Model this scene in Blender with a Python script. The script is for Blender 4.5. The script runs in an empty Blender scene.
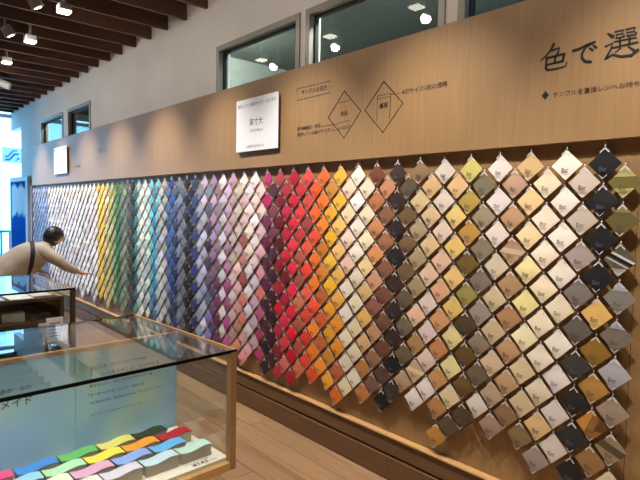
import bpy, bmesh, math, random
import numpy as np
from mathutils import Matrix, Vector

# ------------------------------------------------------------------ camera, world, exposure
scene = bpy.context.scene
col = scene.collection
random.seed(7)
F_PX, YAW, PITCH, ROLL = 528.37, 0.8454, 0.0579, 0.0198
CAM = Vector((0.0, -2.2836, 1.55))
fw = Vector((-math.sin(YAW) * math.cos(PITCH), math.cos(YAW) * math.cos(PITCH), -math.sin(PITCH)))
rt = fw.cross(Vector((0, 0, 1))).normalized()
up = rt.cross(fw)
r2 = rt * math.cos(ROLL) + up * math.sin(ROLL)
u2 = up * math.cos(ROLL) - rt * math.sin(ROLL)
cam_data = bpy.data.cameras.new('camera')
cam_data.sensor_width = 36.0
cam_data.lens = F_PX / 640.0 * 36.0
cam_data.clip_start = 0.05
cam = bpy.data.objects.new('camera', cam_data)
cam.matrix_world = Matrix(((r2.x, u2.x, -fw.x, CAM.x), (r2.y, u2.y, -fw.y, CAM.y), (r2.z, u2.z, -fw.z, CAM.z), (0, 0, 0, 1)))
col.objects.link(cam)
scene.camera = cam

world = bpy.data.worlds.new('daylight')
scene.world = world
world.use_nodes = True
bg = world.node_tree.nodes['Background']
bg.inputs['Color'].default_value = (0.20, 0.55, 1.0, 1)
bg.inputs['Strength'].default_value = 7.0

vs = scene.view_settings
vs.view_transform = 'Standard'
vs.look = 'None'
vs.gamma = 1.0
vs.use_curve_mapping = False
vs.exposure = 0.0

SPOT_ENERGY = 180.0
ROOM_ENERGY = 170.0
SWIVEL_ENERGY = 14.0
WARM = (1.0, 0.93, 0.86)

# ------------------------------------------------------------------ helpers
def lin(c):
    out = []
    for v in c:
        v = v / 255.0
        out.append(v / 12.92 if v <= 0.04045 else ((v + 0.055) / 1.055) ** 2.4)
    return tuple(out)

def mat(name, rgb=(200, 200, 200), rough=0.6, metal=0.0, emit=None, estr=0.0, coat=0.0, spec=0.5):
    m = bpy.data.materials.new(name)
    m.use_nodes = True
    b = m.node_tree.nodes['Principled BSDF']
    b.inputs['Base Color'].default_value = (*lin(rgb), 1)
    b.inputs['Roughness'].default_value = rough
    b.inputs['Metallic'].default_value = metal
    b.inputs['Coat Weight'].default_value = coat
    b.inputs['Specular IOR Level'].default_value = spec
    if emit:
        b.inputs['Emission Color'].default_value = (*lin(emit), 1)
        b.inputs['Emission Strength'].default_value = estr
    return m

def nodes(m):
    nt = m.node_tree
    return nt, nt.nodes, nt.links, nt.nodes['Principled BSDF']

def wood(name, c1, c2, scale=(60, 60, 4), rough=0.5, streak=0.5, randomize=0.0):
    """procedural timber: grain stretched along the axis with the small scale"""
    m = mat(name, c1, rough)
    nt, N, L, b = nodes(m)
    tc = N.new('ShaderNodeTexCoord')
    mp = N.new('ShaderNodeMapping'); mp.inputs['Scale'].default_value = scale
    L.new(tc.outputs['Object'], mp.inputs['Vector'])
    vec = mp.outputs['Vector']
    oi = None
    if randomize:
        oi = N.new('ShaderNodeObjectInfo')
        add = N.new('ShaderNodeVectorMath'); add.operation = 'MULTIPLY_ADD'
        cmb = N.new('ShaderNodeCombineXYZ')
        for k in range(3):
            L.new(oi.outputs['Random'], cmb.inputs[k])
        L.new(cmb.outputs[0], add.inputs[0]); add.inputs[1].default_value = (37, 91, 53)
        L.new(vec, add.inputs[2]); vec = add.outputs[0]
    n1 = N.new('ShaderNodeTexNoise'); n1.inputs['Scale'].default_value = 1.0; n1.inputs['Detail'].default_value = 5
    n1.inputs['Roughness'].default_value = 0.65
    L.new(vec, n1.inputs['Vector'])
    cr = N.new('ShaderNodeValToRGB')
    cr.color_ramp.elements[0].position = 0.5 - 0.5 * streak; cr.color_ramp.elements[0].color = (*lin(c1), 1)
    cr.color_ramp.elements[1].position = 0.5 + 0.5 * streak; cr.color_ramp.elements[1].color = (*lin(c2), 1)
    L.new(n1.outputs['Fac'], cr.inputs['Fac'])
    out = cr.outputs['Color']
    if randomize:
        mr = N.new('ShaderNodeMapRange'); mr.inputs['To Min'].default_value = 1 - randomize; mr.inputs['To Max'].default_value = 1 + randomize
        L.new(oi.outputs['Random'], mr.inputs['Value'])
        mx = N.new('ShaderNodeMix'); mx.data_type = 'RGBA'; mx.blend_type = 'MULTIPLY'; mx.inputs['Factor'].default_value = 1
        L.new(out, mx.inputs['A']); L.new(mr.outputs['Result'], mx.inputs['B'])
        out = mx.outputs['Result']
    L.new(out, b.inputs['Base Color'])
    bp = N.new('ShaderNodeBump'); bp.inputs['Strength'].default_value = 0.08; bp.inputs['Distance'].default_value = 0.002
    L.new(n1.outputs['Fac'], bp.inputs['Height']); L.new(bp.outputs['Normal'], b.inputs['Normal'])
    return m

def glass(name, tint=(0.97, 0.985, 0.98), ior=1.5, rough=0.0):
    """thin pane: clear body with a Fresnel surface reflection"""
    m = bpy.data.materials.new(name); m.use_nodes = True
    nt = m.node_tree; N = nt.nodes; L = nt.links
    N.clear()
    o = N.new('ShaderNodeOutputMaterial'); mx = N.new('ShaderNodeMixShader')
    t = N.new('ShaderNodeBsdfTransparent'); t.inputs['Color'].default_value = (*tint, 1)
    g = N.new('ShaderNodeBsdfGlossy'); g.inputs['Roughness'].default_value = rough
    fr = N.new('ShaderNodeFresnel')
    ge = N.new('ShaderNodeNewGeometry'); mr = N.new('ShaderNodeMapRange')   # same reflection from both faces of the pane
    mr.inputs['To Min'].default_value = ior; mr.inputs['To Max'].default_value = 1 / ior
    L.new(ge.outputs['Backfacing'], mr.inputs['Value']); L.new(mr.outputs[0], fr.inputs['IOR'])
    L.new(fr.outputs[0], mx.inputs[0]); L.new(t.outputs[0], mx.inputs[1]); L.new(g.outputs[0], mx.inputs[2])
    L.new(mx.outputs[0], o.inputs['Surface'])
    return m

def noisy(m, c1, c2, scale=3.0):
    nt, N, L, b = nodes(m)
    tc = N.new('ShaderNodeTexCoord'); n = N.new('ShaderNodeTexNoise'); n.inputs['Scale'].default_value = scale; n.inputs['Detail'].default_value = 4
    cr = N.new('ShaderNodeValToRGB')
    cr.color_ramp.elements[0].position = 0.35; cr.color_ramp.elements[1].position = 0.65
    cr.color_ramp.elements[0].color = (*lin(c1), 1); cr.color_ramp.elements[1].color = (*lin(c2), 1)
    L.new(tc.outputs['Object'], n.inputs['Vector']); L.new(n.outputs['Fac'], cr.inputs['Fac']); L.new(cr.outputs['Color'], b.inputs['Base Color'])
    return m

def bm_box(bm, x0, x1, y0, y1, z0, z1):
    vs_ = [bm.verts.new((x, y, z)) for x in (x0, x1) for y in (y0, y1) for z in (z0, z1)]
    a, b, c, d, e, f, g, h = vs_
    for q in ((a, b, d, c), (e, g, h, f), (a, e, f, b), (c, d, h, g), (a, c, g, e), (b, f, h, d)):
        bm.faces.new(q)

def link_bm(name, bm, m, parent=None, loc=None, smooth=False):
    bmesh.ops.recalc_face_normals(bm, faces=bm.faces[:])
    me = bpy.data.meshes.new(name)
    bm.to_mesh(me); bm.free()
    if m: me.materials.append(m)
    if smooth:
        for p in me.polygons: p.use_smooth = True
    return link_me(name, me, parent, loc)

def link_me(name, me, parent=None, loc=None):
    o = bpy.data.objects.new(name, me)
    col.objects.link(o)
    if parent: o.parent = parent
    if loc: o.location = loc
    return o

def box(name, x0, x1, y0, y1, z0, z1, m, parent=None, bevel=0.0):
    cx, cy, cz = (x0 + x1) / 2, (y0 + y1) / 2, (z0 + z1) / 2
    bm = bmesh.new()
    bm_box(bm, x0 - cx, x1 - cx, y0 - cy, y1 - cy, z0 - cz, z1 - cz)
    if bevel:
        bmesh.ops.bevel(bm, geom=bm.edges[:], offset=bevel, segments=1, affect='EDGES')
    return link_bm(name, bm, m, parent, (cx, cy, cz))

def bm_cyl(bm, p0, p1, r0, r1, n=8, cap=True):
    p0 = Vector(p0); p1 = Vector(p1); d = (p1 - p0).normalized()
    a = d.orthogonal().normalized(); b = d.cross(a)
    r1s = []
    for p, r in ((p0, r0), (p1, r1)):
        r1s.append([bm.verts.new(p + (a * math.cos(2 * math.pi * k / n) + b * math.sin(2 * math.pi * k / n)) * r) for k in range(n)])
    for k in range(n):
        bm.faces.new((r1s[0][k], r1s[0][(k + 1) % n], r1s[1][(k + 1) % n], r1s[1][k]))
    if cap:
        bm.faces.new(r1s[0][::-1]); bm.faces.new(r1s[1])

def empty(name, loc=(0, 0, 0), rz=0.0):
    o = bpy.data.objects.new(name, None)
    o.empty_display_size = 0.1
    col.objects.link(o); o.location = loc; o.rotation_euler = (0, 0, rz)
    return o

def tag(o, label=None, cat=None, group=None, kind=None):
    if label: o['label'] = label
    if cat: o['category'] = cat
    if group: o['group'] = group
    if kind: o['kind'] = kind
    return o

def text_mesh(s, m, name='lettering', parent=None, bold=0.0, extr=0.0):
    """flat lettering in the XZ plane facing -Y; returns (object, width, height) with its lower-left corner at the origin"""
    cu = bpy.data.curves.new('t', 'FONT'); cu.body = s; cu.size = 1.0; cu.resolution_u = 2; cu.offset = bold
    ob = bpy.data.objects.new('t', cu); col.objects.link(ob)
    dg = bpy.context.evaluated_depsgraph_get(); dg.update()
    me = bpy.data.meshes.new_from_object(ob.evaluated_get(dg))
    bpy.data.objects.remove(ob); bpy.data.curves.remove(cu)
    n = len(me.vertices)
    co = np.empty(n * 3, np.float32); me.vertices.foreach_get('co', co); co = co.reshape(-1, 3)
    mn = co.min(0); mx = co.max(0)
    out = np.zeros_like(co); out[:, 0] = co[:, 0] - mn[0]; out[:, 2] = co[:, 1] - mn[1]
    me.vertices.foreach_set('co', out.ravel()); me.update()
    me.materials.clear(); me.materials.append(m)
    me.name = name
    o = link_me(name, me, parent)
    return o, float(mx[0] - mn[0]), float(mx[1] - mn[1])

def put_text(s, m, x0, x1, z0, y, parent, z1=None, name='lettering', bold=0.0):
    o, w, h = text_mesh(s, m, name, parent, bold)
    sx = (x1 - x0) / w
    sz = sx if z1 is None else (z1 - z0) / h
    o.scale = (sx, 1, sz); o.location = (x0, y, z0)
    return o

def strokes(name, polys, m, parent, y, closed=False):
    """ink strokes on a wall plane: polys = list of [(x, z, halfwidth), ...]"""
    bm = bmesh.new()
    for P in polys:
        n = len(P); L_, R_ = [], []
        for i, (x, z, w) in enumerate(P):
            a = P[max(i - 1, 0)]; b = P[min(i + 1, n - 1)]
            dx, dz = b[0] - a[0], b[1] - a[1]; l = math.hypot(dx, dz) or 1
            nx, nz = -dz / l * w, dx / l * w
            L_.append(bm.verts.new((x + nx, 0, z + nz))); R_.append(bm.verts.new((x - nx, 0, z - nz)))
        for i in range(n - 1):
            bm.faces.new((L_[i], L_[i + 1], R_[i + 1], R_[i]))
        for (x, z, w) in P:   # round joints
            ring = [bm.verts.new((x + w * math.cos(k * math.pi / 4), -0.0002, z + w * math.sin(k * math.pi / 4))) for k in range(8)]
            bm.faces.new(ring)
    o = link_bm(name, bm, m, parent, (0, y, 0))
    return o

# ------------------------------------------------------------------ materials
M = {}
M['plaster'] = noisy(mat('plaster', (228, 221, 212), 0.85), (224, 216, 206), (232, 226, 217), 1.5)
M['header'] = wood('oak header', (142, 109, 71), (168, 134, 93), (60, 60, 2.2), 0.5, 0.8)
M['board'] = wood('oak board', (140, 108, 68), (166, 132, 88), (60, 60, 2.2), 0.55, 0.8)
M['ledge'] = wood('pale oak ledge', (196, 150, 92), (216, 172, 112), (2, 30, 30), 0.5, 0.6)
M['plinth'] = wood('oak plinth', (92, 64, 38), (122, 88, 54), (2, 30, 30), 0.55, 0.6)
M['plank'] = wood('floor plank', (124, 94, 66), (172, 137, 100), (1.6, 22, 22), 0.42, 0.6, 0.22)
M['floor'] = wood('floor far', (136, 104, 74), (180, 144, 106), (1.6, 22, 22), 0.45, 0.6)
M['slat'] = wood('dark slat', (82, 56, 42), (106, 74, 56), (20, 2, 20), 0.6, 0.7)
M['ceiling'] = mat('ceiling dark', (46, 34, 28), 0.8)
M['ink'] = mat('black lettering', (14, 16, 22), 0.5)
M['inkgrey'] = mat('grey lettering', (70, 62, 55), 0.6)
M['white'] = mat('white sign board', (232, 232, 236), 0.5)
M['frame'] = mat('aluminium frame', (150, 143, 134), 0.4, 0.4)
M['darkgasket'] = mat('dark gasket', (28, 28, 28), 0.6)
M['pane'] = glass('window pane', (0.86, 0.90, 0.88), 1.5)
M['clear'] = glass('case glass', (0.96, 0.98, 0.975), 1.42)
M['edge'] = mat('dark glass edge', (4, 6, 6), 0.5, spec=0.1)
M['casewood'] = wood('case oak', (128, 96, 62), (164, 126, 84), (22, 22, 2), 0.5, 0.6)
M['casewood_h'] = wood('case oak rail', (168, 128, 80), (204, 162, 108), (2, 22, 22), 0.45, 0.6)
M['baseboard'] = mat('white base', (228, 220, 208), 0.55)
M['darkcase'] = wood('dark walnut', (54, 40, 30), (84, 62, 46), (2, 22, 22), 0.5, 0.6)
M['metal'] = mat('steel pin', (190, 188, 185), 0.25, 1.0)
M['lampshell'] = mat('lamp shell', (170, 168, 165), 0.4)
M['lens'] = mat('lamp lens', (255, 250, 240), 0.4, emit=(255, 244, 226), estr=9.0)
M['lensdim'] = mat('lamp lens off axis', (200, 195, 190), 0.4, emit=(255, 244, 226), estr=5.0)
M['holder'] = mat('grey card stack', (168, 160, 146), 0.7)
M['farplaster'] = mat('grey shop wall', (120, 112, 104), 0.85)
M['roomwall'] = mat('back room wall', (118, 124, 118), 0.9)
M['roomceil'] = mat('back room ceiling', (88, 94, 90), 0.9)

# ---------------------------------------------------------------- paper with a colour of its own per sample
def paper_mat():
    m = mat('sample paper', (255, 255, 255), 0.65, spec=0.22)
    nt, N, L, b = nodes(m)
    oi = N.new('ShaderNodeObjectInfo'); L.new(oi.outputs['Color'], b.inputs['Base Color'])
    return m
M['paper'] = paper_mat()
def paper_attr():
    m = mat('sample paper far', (255, 255, 255), 0.65, spec=0.22)
    nt, N, L, b = nodes(m)
    a = N.new('ShaderNodeAttribute'); a.attribute_name = 'paper_colour'; L.new(a.outputs['Color'], b.inputs['Base Color'])
    return m
M['paper_far'] = paper_attr()
def film(name, fac):
    m = bpy.data.materials.new(name); m.use_nodes = True
    nt = m.node_tree; N = nt.nodes; L = nt.links; b = N['Principled BSDF']; o = N['Material Output']
    b.inputs['Base Color'].default_value = (0.8, 0.8, 0.8, 1); b.inputs['Roughness'].default_value = 0.35; b.inputs['Specular IOR Level'].default_value = 0.3
    t = N.new('ShaderNodeBsdfTransparent'); mx = N.new('ShaderNodeMixShader'); mx.inputs[0].default_value = fac
    L.new(t.outputs[0], mx.inputs[1]); L.new(b.outputs[0], mx.inputs[2]); L.new(mx.outputs[0], o.inputs['Surface'])
    return m
M['film'] = film('clear film', 0.004)
M['fold_glint'] = film('film fold highlight', 0.62)  # whiter film, paints the glints along the folded sleeve corners

# ================================================================== STRUCTURE
XL, XR, YB = -11.8, 3.0, -8.0
WALL_Y = 0.075
# floor
base = tag(box('floor', XL, XR, YB, 0.02, -0.10, -0.006, M['floor']), kind='structure')
pw, gap = 0.178, 0.0016
plank_meshes = {}
def plank_mesh(L):
    k = round(L, 2)
    if k not in plank_meshes:
        bm = bmesh.new(); bm_box(bm, -k / 2 + gap, k / 2 - gap, -pw / 2 + gap, pw / 2 - gap, -0.008, 0.0)
        es = [e for e in bm.edges if all(v.co.z > -0.001 for v in e.verts)]
        bmesh.ops.bevel(bm, geom=es, offset=0.0012, segments=1, affect='EDGES')
        me = bpy.data.meshes.new('plank'); bm.to_mesh(me); bm.free(); me.materials.append(M['plank'])
        plank_meshes[k] = me
    return plank_meshes[k]
rp = random.Random(3)
offs = [0.38, 1.12, 0.0, 0.71, 1.32]
bx_, by_, bz_ = base.location
row = 0
y = -0.012
while y > -3.9:
    x = 0.9 - offs[row % 5] * 1.0 - (0.13 if row > 5 else 0)
    while x > -10.4:
        L_ = rp.choice((1.2, 1.5, 1.5, 1.8))
        if row == 0: L_ = 1.8
        o = link_me('plank', plank_mesh(L_), base)
        o.location = (x - L_ / 2 - bx_, y - pw / 2 - by_, 0.0 - bz_)
        x -= L_
    y -= pw; row += 1

# upper plaster wall with window openings
def wall_cells(name, xs, zs, holes, y0, y1, m):
    bm = bmesh.new()
    for i in range(len(xs) - 1):
        for j in range(len(zs) - 1):
            cx, cz = (xs[i] + xs[i + 1]) / 2, (zs[j] + zs[j + 1]) / 2
            if any(a < cx < b and c < cz < d for a, b, c, d in holes): continue
            bm_box(bm, xs[i], xs[i + 1], y0, y1, zs[j], zs[j + 1])
    bmesh.ops.remove_doubles(bm, verts=bm.verts[:], dist=1e-5)
    return link_bm(name, bm, m)
W1 = (-4.02, -2.905); W2 = (-2.84, -1.70); W3 = (-1.62, -0.50); W4 = (-0.42, 0.70)
W5 = (-9.61, -8.40); W6 = (-8.17, -7.20)
WINS = [W1, W2, W3, W4, W5, W6]
ZW0, ZW1 = 2.30, 2.905
xs = sorted([XL, -10.99, XR] + [v for w in WINS for v in w])
holes = [(a, b, ZW0, ZW1) for a, b in WINS] + [(XL, -10.99, 0.0, 2.95)]
wall = tag(wall_cells('wall_right', xs, [-0.1, 0.0, ZW0, ZW1, 2.95, 3.72], holes, WALL_Y, 0.20, M['plaster']), kind='structure')
for k, (a, b) in enumerate(WINS):
    root = empty('window_%d' % (k + 1), ((a + b) / 2, WALL_Y, ZW0)); tag(root, kind='structure')
    h = (b - a) / 2; H_ = ZW1 - ZW0
    fr = 0.042
    bm = bmesh.new()
    bm_box(bm, -h, -h + fr, -0.012, 0.08, 0, H_); bm_box(bm, h - fr, h, -0.012, 0.08, 0, H_)
    bm_box(bm, -h + fr, h - fr, -0.012, 0.08, H_ - fr, H_); bm_box(bm, -h + fr, h - fr, -0.012, 0.08, 0, fr)
    link_bm('window_frame', bm, M['frame'], root)
    bm = bmesh.new(); g = 0.016; hh = h - fr
    bm_box(bm, -hh, -hh + g, 0.03, 0.06, fr, H_ - fr); bm_box(bm, hh - g, hh, 0.03, 0.06, fr, H_ - fr)
    bm_box(bm, -hh + g, hh - g, 0.03, 0.06, H_ - fr - g, H_ - fr)
    link_bm('gasket', bm, M['darkgasket'], root)
    bm = bmesh.new(); bm_box(bm, -hh + g, hh - g, 0.044, 0.050, fr, H_ - fr - g)
    link_bm('pane', bm, M['pane'], root)

# room behind the high windows
tag(box('wall_far', XL + 1.2, XR, 3.9, 4.0, 1.8, 3.9, M['roomwall']), kind='structure')
tag(box('trim_1', -10.6, XR, 0.21, 3.9, 3.25, 3.32, M['roomceil']), kind='structure')
tag(box('trim_2', -10.6, XR, 0.21, 3.9, 1.80, 1.86, M['roomwall']), kind='structure')
tag(box('trim_4', -10.7, -10.6, 0.21, 3.9, 1.86, 3.25, M['roomwall']), kind='structure')
tag(box('trim_3', -5.35, -5.25, 0.21, 3.9, 1.86, 3.25, M['roomwall']), kind='structure')
for x, e_, lab in ((-4.6, 120.0, 'added unseen round downlight in the back room by the wide window above white sign'), (-2.2, 120.0, 'added unseen round downlight in the back room by the middle wide window'), (-8.4, 60.0, 'added unseen round downlight in the back room by the small far windows')):
    dl = empty('added_back_downlight', (x, 0.38, 3.25))  # unseen lamp added to brighten the room behind the panes
    bm = bmesh.new(); bm_cyl(bm, (0, 0, -0.012), (0, 0, 0), 0.055, 0.055, 16); link_bm('bezel', bm, M['lampshell'], dl)
    bm = bmesh.new(); bm_cyl(bm, (0, 0, -0.018), (0, 0, -0.010), 0.033, 0.033, 16); link_bm('lens', bm, M['lens'], dl)
    tag(dl, lab, 'downlight', 'added downlights in the room behind the windows')
    ld = bpy.data.lights.new('back_room', 'POINT'); ld.energy = e_; ld.color = (.97, 1, .95); ld.shadow_soft_size = .05
    lo = bpy.data.objects.new('back_room_light', ld); col.objects.link(lo); lo.parent = dl; lo.location = (0, 0, -.09)

# ceiling
ceil = tag(box('ceiling', XL, XR, YB, WALL_Y, 3.62, 3.72, M['ceiling']), kind='structure')
bm = bmesh.new(); bm_box(bm, -0.016, 0.016, -3.95, 3.95, -0.17, 0.17)
slat_me = bpy.data.meshes.new('slat'); bm.to_mesh(slat_me); bm.free(); slat_me.materials.append(M['slat'])
cx_, cy_, cz_ = ceil.location
k = -19
while True:
    x = -4.194 + k * 0.387
    k += 1
    if x > XR - 0.1: break
    if x < XL + 0.1: continue
    o = link_me('slat', slat_me, ceil)
    o.location = (x - cx_, -3.88 - cy_, 3.44 - cz_)
# other walls of the shop
tag(box('wall_back', XR, XR + 0.12, YB, 0.2, -0.1, 3.72, M['farplaster']), kind='structure')
tag(box('wall_left', XL, XR, YB - 0.12, YB, -0.1, 3.72, M['farplaster']), kind='structure')
# glazed shop front at the far end
wf = empty('window_7', (XL, 0, 0)); tag(wf, kind='structure')
bm = bmesh.new()
tag(box('wall_front', XL - .12, XL - .0, YB, -3.25, -0.1, 3.72, M['plaster']), kind='structure')  # unseen end wall put in to narrow the daylight
ys = [-0.02, -1.6, -3.22]
for yy in ys[1:]:
    bm_box(bm, -0.05, 0.02, yy - 0.03, yy + 0.03, 0.0, 3.2)
bm_box(bm, -0.05, 0.02, -3.25, WALL_Y - .001, 3.2, 3.27); bm_box(bm, -0.05, 0.02, -3.25, 0.0, 0.0, 0.06)
link_bm('window_frame', bm, mat('storefront frame', (205, 208, 212), 0.4), wf)
for a, b in zip(ys[:-1], ys[1:]):
    bm = bmesh.new(); bm_box(bm, -0.02, -0.01, b + 0.03, a - 0.03, 0.06, 3.2); link_bm('pane', bm, M['pane'], wf)

# ---- terrace outside
tag(box('ground_outside', -19, XL - 0.06, -9, 6, -0.12, -0.02, mat('pale terrace paving', (190, 195, 200), 0.7)), kind='structure')
rail = empty('balcony_railing', (-13.2, 0, -0.02))
rm = mat('grey railing', (95, 105, 125), 0.5)
bm = bmesh.new(); bm_box(bm, -0.03, 0.03, -2.0, 2.6, 0.93, 0.98); link_bm('handrail', bm, rm, rail)
bm = bmesh.new(); bm_box(bm, -0.015, 0.015, -2.0, 2.6, 0.10, 0.13); link_bm('bottom_rail', bm, rm, rail)
bm = bmesh.new(); bm_box(bm, -0.016, 0.016, -0.016, 0.016, 0.0, 0.93); bal = bpy.data.meshes.new('baluster'); bm.to_mesh(bal); bm.free(); bal.materials.append(rm)
for i in range(29):
    o = link_me('baluster', bal, rail); o.location = (0, -1.98 + i * 0.163, 0)
tag(box('ceiling_outside', -13.2, XL - .06, -9, 6, 3.70, 3.80, M['plaster']), kind='structure')
tag(rail, 'grey metal balcony railing with upright bars outside the shop front', 'railing')

# hanging sign with the escalator mark
es = empty('hanging_sign', (-13.0, 0.33, 2.42))
gm = mat('pale blue sign plate', (205, 222, 236), 0.4)
bm = bmesh.new(); bm_box(bm, -0.006, 0.006, -0.18, 0.18, 0, 0.32); link_bm('plate', bm, gm, es)
bl = mat('blue pictogram', (40, 84, 160), 0.5)
bm = bmesh.new()
pts = [(-0.13, 0.06), (-0.05, 0.06), (0.05, 0.19), (0.13, 0.19)]
for (a, b) in zip(pts[:-1], pts[1:]):
    bm_cyl(bm, (0.012, a[0], a[1]), (0.012, b[0], b[1]), 0.018, 0.018, 6)
for (a, b) in zip([(-0.13, 0.13), (-0.08, 0.13), (0.02, 0.26), (0.09, 0.26)][:-1], [(-0.08, 0.13), (0.02, 0.26), (0.09, 0.26)]):
    bm_cyl(bm, (0.012, a[0], a[1]), (0.012, b[0], b[1]), 0.012, 0.012, 6)
for (a, b) in (((0.06, 0.04), (0.13, 0.11)), ((0.13, 0.11), (0.09, 0.11)), ((0.13, 0.11), (0.13, 0.07))):
    bm_cyl(bm, (0.012, a[0], a[1]), (0.012, b[0], b[1]), 0.009, 0.009, 6)
link_bm('pictogram', bm, bl, es)
bm = bmesh.new()
for yy in (-0.12, 0.12): bm_cyl(bm, (0, yy, 0.32), (0, yy, 1.285), 0.005, 0.005, 6)
link_bm('hanger_rod', bm, M['frame'], es)
tag(es, 'small hanging escalator sign with blue pictogram outside the shop', 'sign')

# tall framed panel, blue with a white band near the top
ps = empty('framed_panel', (-10.9, 0.0, 0.0))
bm = bmesh.new()
bm_box(bm, -0.68, -0.60, 0.0, 0.05, 0, 2.03); bm_box(bm, 0.52, 0.66, 0.0, 0.05, 0, 2.03); bm_box(bm, -0.60, 0.52, 0.0, 0.05, 1.95, 2.03); bm_box(bm, -0.60, 0.52, 0.0, 0.05, 0, 0.1)
link_bm('stand_frame', bm, mat('pale lilac frame', (178, 176, 190), 0.5), ps)
pm = mat('blue and white panel', (60, 140, 220), 0.9, spec=0.0)
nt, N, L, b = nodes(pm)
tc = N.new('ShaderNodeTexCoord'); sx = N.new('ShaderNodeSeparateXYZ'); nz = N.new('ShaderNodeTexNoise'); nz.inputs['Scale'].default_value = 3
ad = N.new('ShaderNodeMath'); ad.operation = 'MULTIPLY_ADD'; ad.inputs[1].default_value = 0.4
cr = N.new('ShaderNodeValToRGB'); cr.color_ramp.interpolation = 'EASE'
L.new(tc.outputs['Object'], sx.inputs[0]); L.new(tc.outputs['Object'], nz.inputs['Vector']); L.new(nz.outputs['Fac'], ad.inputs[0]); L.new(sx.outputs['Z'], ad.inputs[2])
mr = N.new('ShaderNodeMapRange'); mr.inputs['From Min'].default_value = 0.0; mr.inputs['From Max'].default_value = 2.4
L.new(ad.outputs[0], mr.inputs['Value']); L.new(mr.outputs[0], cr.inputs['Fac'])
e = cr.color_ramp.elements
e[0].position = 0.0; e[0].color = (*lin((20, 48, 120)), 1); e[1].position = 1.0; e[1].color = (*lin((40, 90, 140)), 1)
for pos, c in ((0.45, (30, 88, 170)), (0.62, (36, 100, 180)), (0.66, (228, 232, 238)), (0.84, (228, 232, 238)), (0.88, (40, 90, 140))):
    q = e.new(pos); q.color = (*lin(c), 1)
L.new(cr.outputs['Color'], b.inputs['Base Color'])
bm = bmesh.new(); bm_box(bm, -0.60, 0.52, 0.012, 0.03, 0.1, 1.95); link_bm('panel_face', bm, pm, ps)
tag(ps, 'tall pale framed blue and white panel beside shop front', 'poster stand')

# ================================================================== OAK FASCIA AND SAMPLE BOARD
ZT, ZH, ZL = 2.5025, 1.8556, 0.2566
BX0, BX1 = -9.92, 2.6
BOARD_Y = 0.046
fascia = empty('header_panel', ((BX0 + BX1) / 2, 0, ZH))
tag(fascia, 'long oak header panel with black lettering above the sample wall', 'header panel')
fx, fz = fascia.location.x, fascia.location.z
def fbox(name, x0, x1, z0, z1, y0=0.0, y1=WALL_Y, m=None):
    bm = bmesh.new(); bm_box(bm, x0 - fx, x1 - fx, y0, y1, z0 - fz, z1 - fz)
    return link_bm(name, bm, m or M['header'], fascia)
cuts = [BX0, -8.7, -7.5, -6.3, -5.1, -3.9, -2.7, -1.5, -0.3, 0.9, BX1]
for a, b in zip(cuts[:-1], cuts[1:]):
    fbox('oak_panel', a + 0.0004, b - 0.0004, ZH, ZT)

board = empty('sample_board', ((BX0 + BX1) / 2, 0, 0))
tag(board, 'long oak pin board with ledge carrying the diagonal paper samples', 'display board')
def bbox(name, x0, x1, y0, y1, z0, z1, m, bev=0):
    return box(name, x0 - fx, x1 - fx, y0, y1, z0, z1, m, board, bev)
bcuts = [BX0, -8.2, -6.4, -4.6, -2.8, -0.735, 1.0, BX1]
for a, b in zip(bcuts[:-1], bcuts[1:]):
    bbox('back_panel', a + 0.001, b - 0.001, BOARD_Y, WALL_Y - .001, ZL - 0.03, ZH - 0.001, M['board'])
bbox('ledge', BX0, BX1, 0.0, BOARD_Y, ZL - 0.010, ZL, M['ledge'], 0.001)
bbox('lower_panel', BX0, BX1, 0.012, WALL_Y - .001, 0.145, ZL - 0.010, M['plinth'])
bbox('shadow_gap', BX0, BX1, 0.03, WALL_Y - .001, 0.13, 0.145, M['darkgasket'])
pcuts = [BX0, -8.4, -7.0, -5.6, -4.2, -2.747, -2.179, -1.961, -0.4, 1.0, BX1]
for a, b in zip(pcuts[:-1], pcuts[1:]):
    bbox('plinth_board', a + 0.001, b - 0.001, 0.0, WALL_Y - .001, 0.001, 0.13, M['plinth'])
bbox('end_post', BX0 - 0.05, BX0, -0.01, WALL_Y - .001, 0.0, ZH, mat('pale end post', (150, 140, 140), 0.5))

# ---- lettering on the header
def img_wall(x, y):
    """image-plane reading of the print, converted once to wall coordinates (all points lie on the wall)"""
    d = fw + r2 * ((x - 320) / F_PX) - u2 * ((y - 240) / F_PX)
    t = -CAM.y / d.y
    p = CAM + d * t
    return p.x, p.z
def crop(pts, w0, w1=None):
    out = []
    n = len(pts)
    for i, (x, y) in enumerate(pts):
        X, Z = img_wall(530 + x / 5.336, 20 + y / 5.336)
        w = w0 + (w1 - w0) * i / max(n - 1, 1) if w1 is not None else w0
        out.append((X - fx, Z - fz, w))
    return out
W = 0.0052
iro = [crop([(128, 128), (112, 160), (88, 190), (60, 215)], W * 1.2, W * .5), crop([(108, 166), (134, 158), (158, 150), (152, 168), (143, 190)], W, W * .8),
       crop([(90, 202), (87, 230), (85, 256)], W), crop([(90, 205), (135, 193), (185, 181)], W), crop([(183, 182), (179, 200), (175, 220)], W * 1.1),
       crop([(136, 193), (132, 230)], W * .9), crop([(88, 241), (130, 230), (175, 219)], W * .9), crop([(85, 254), (92, 267), (120, 265), (160, 256), (190, 246), (197, 226)], W * 1.1, W * .6)]
de = [crop([(232, 165), (262, 156), (300, 136), (346, 118)], W * 1.3, W * 1.0), crop([(330, 124), (296, 148), (278, 180), (278, 205), (294, 222), (324, 224)], W * .9, W * 1.2),
      crop([(318, 150), (334, 162)], W * .7, W * 1.1), crop([(338, 136), (354, 148)], W * .7, W * 1.1)]
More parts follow.
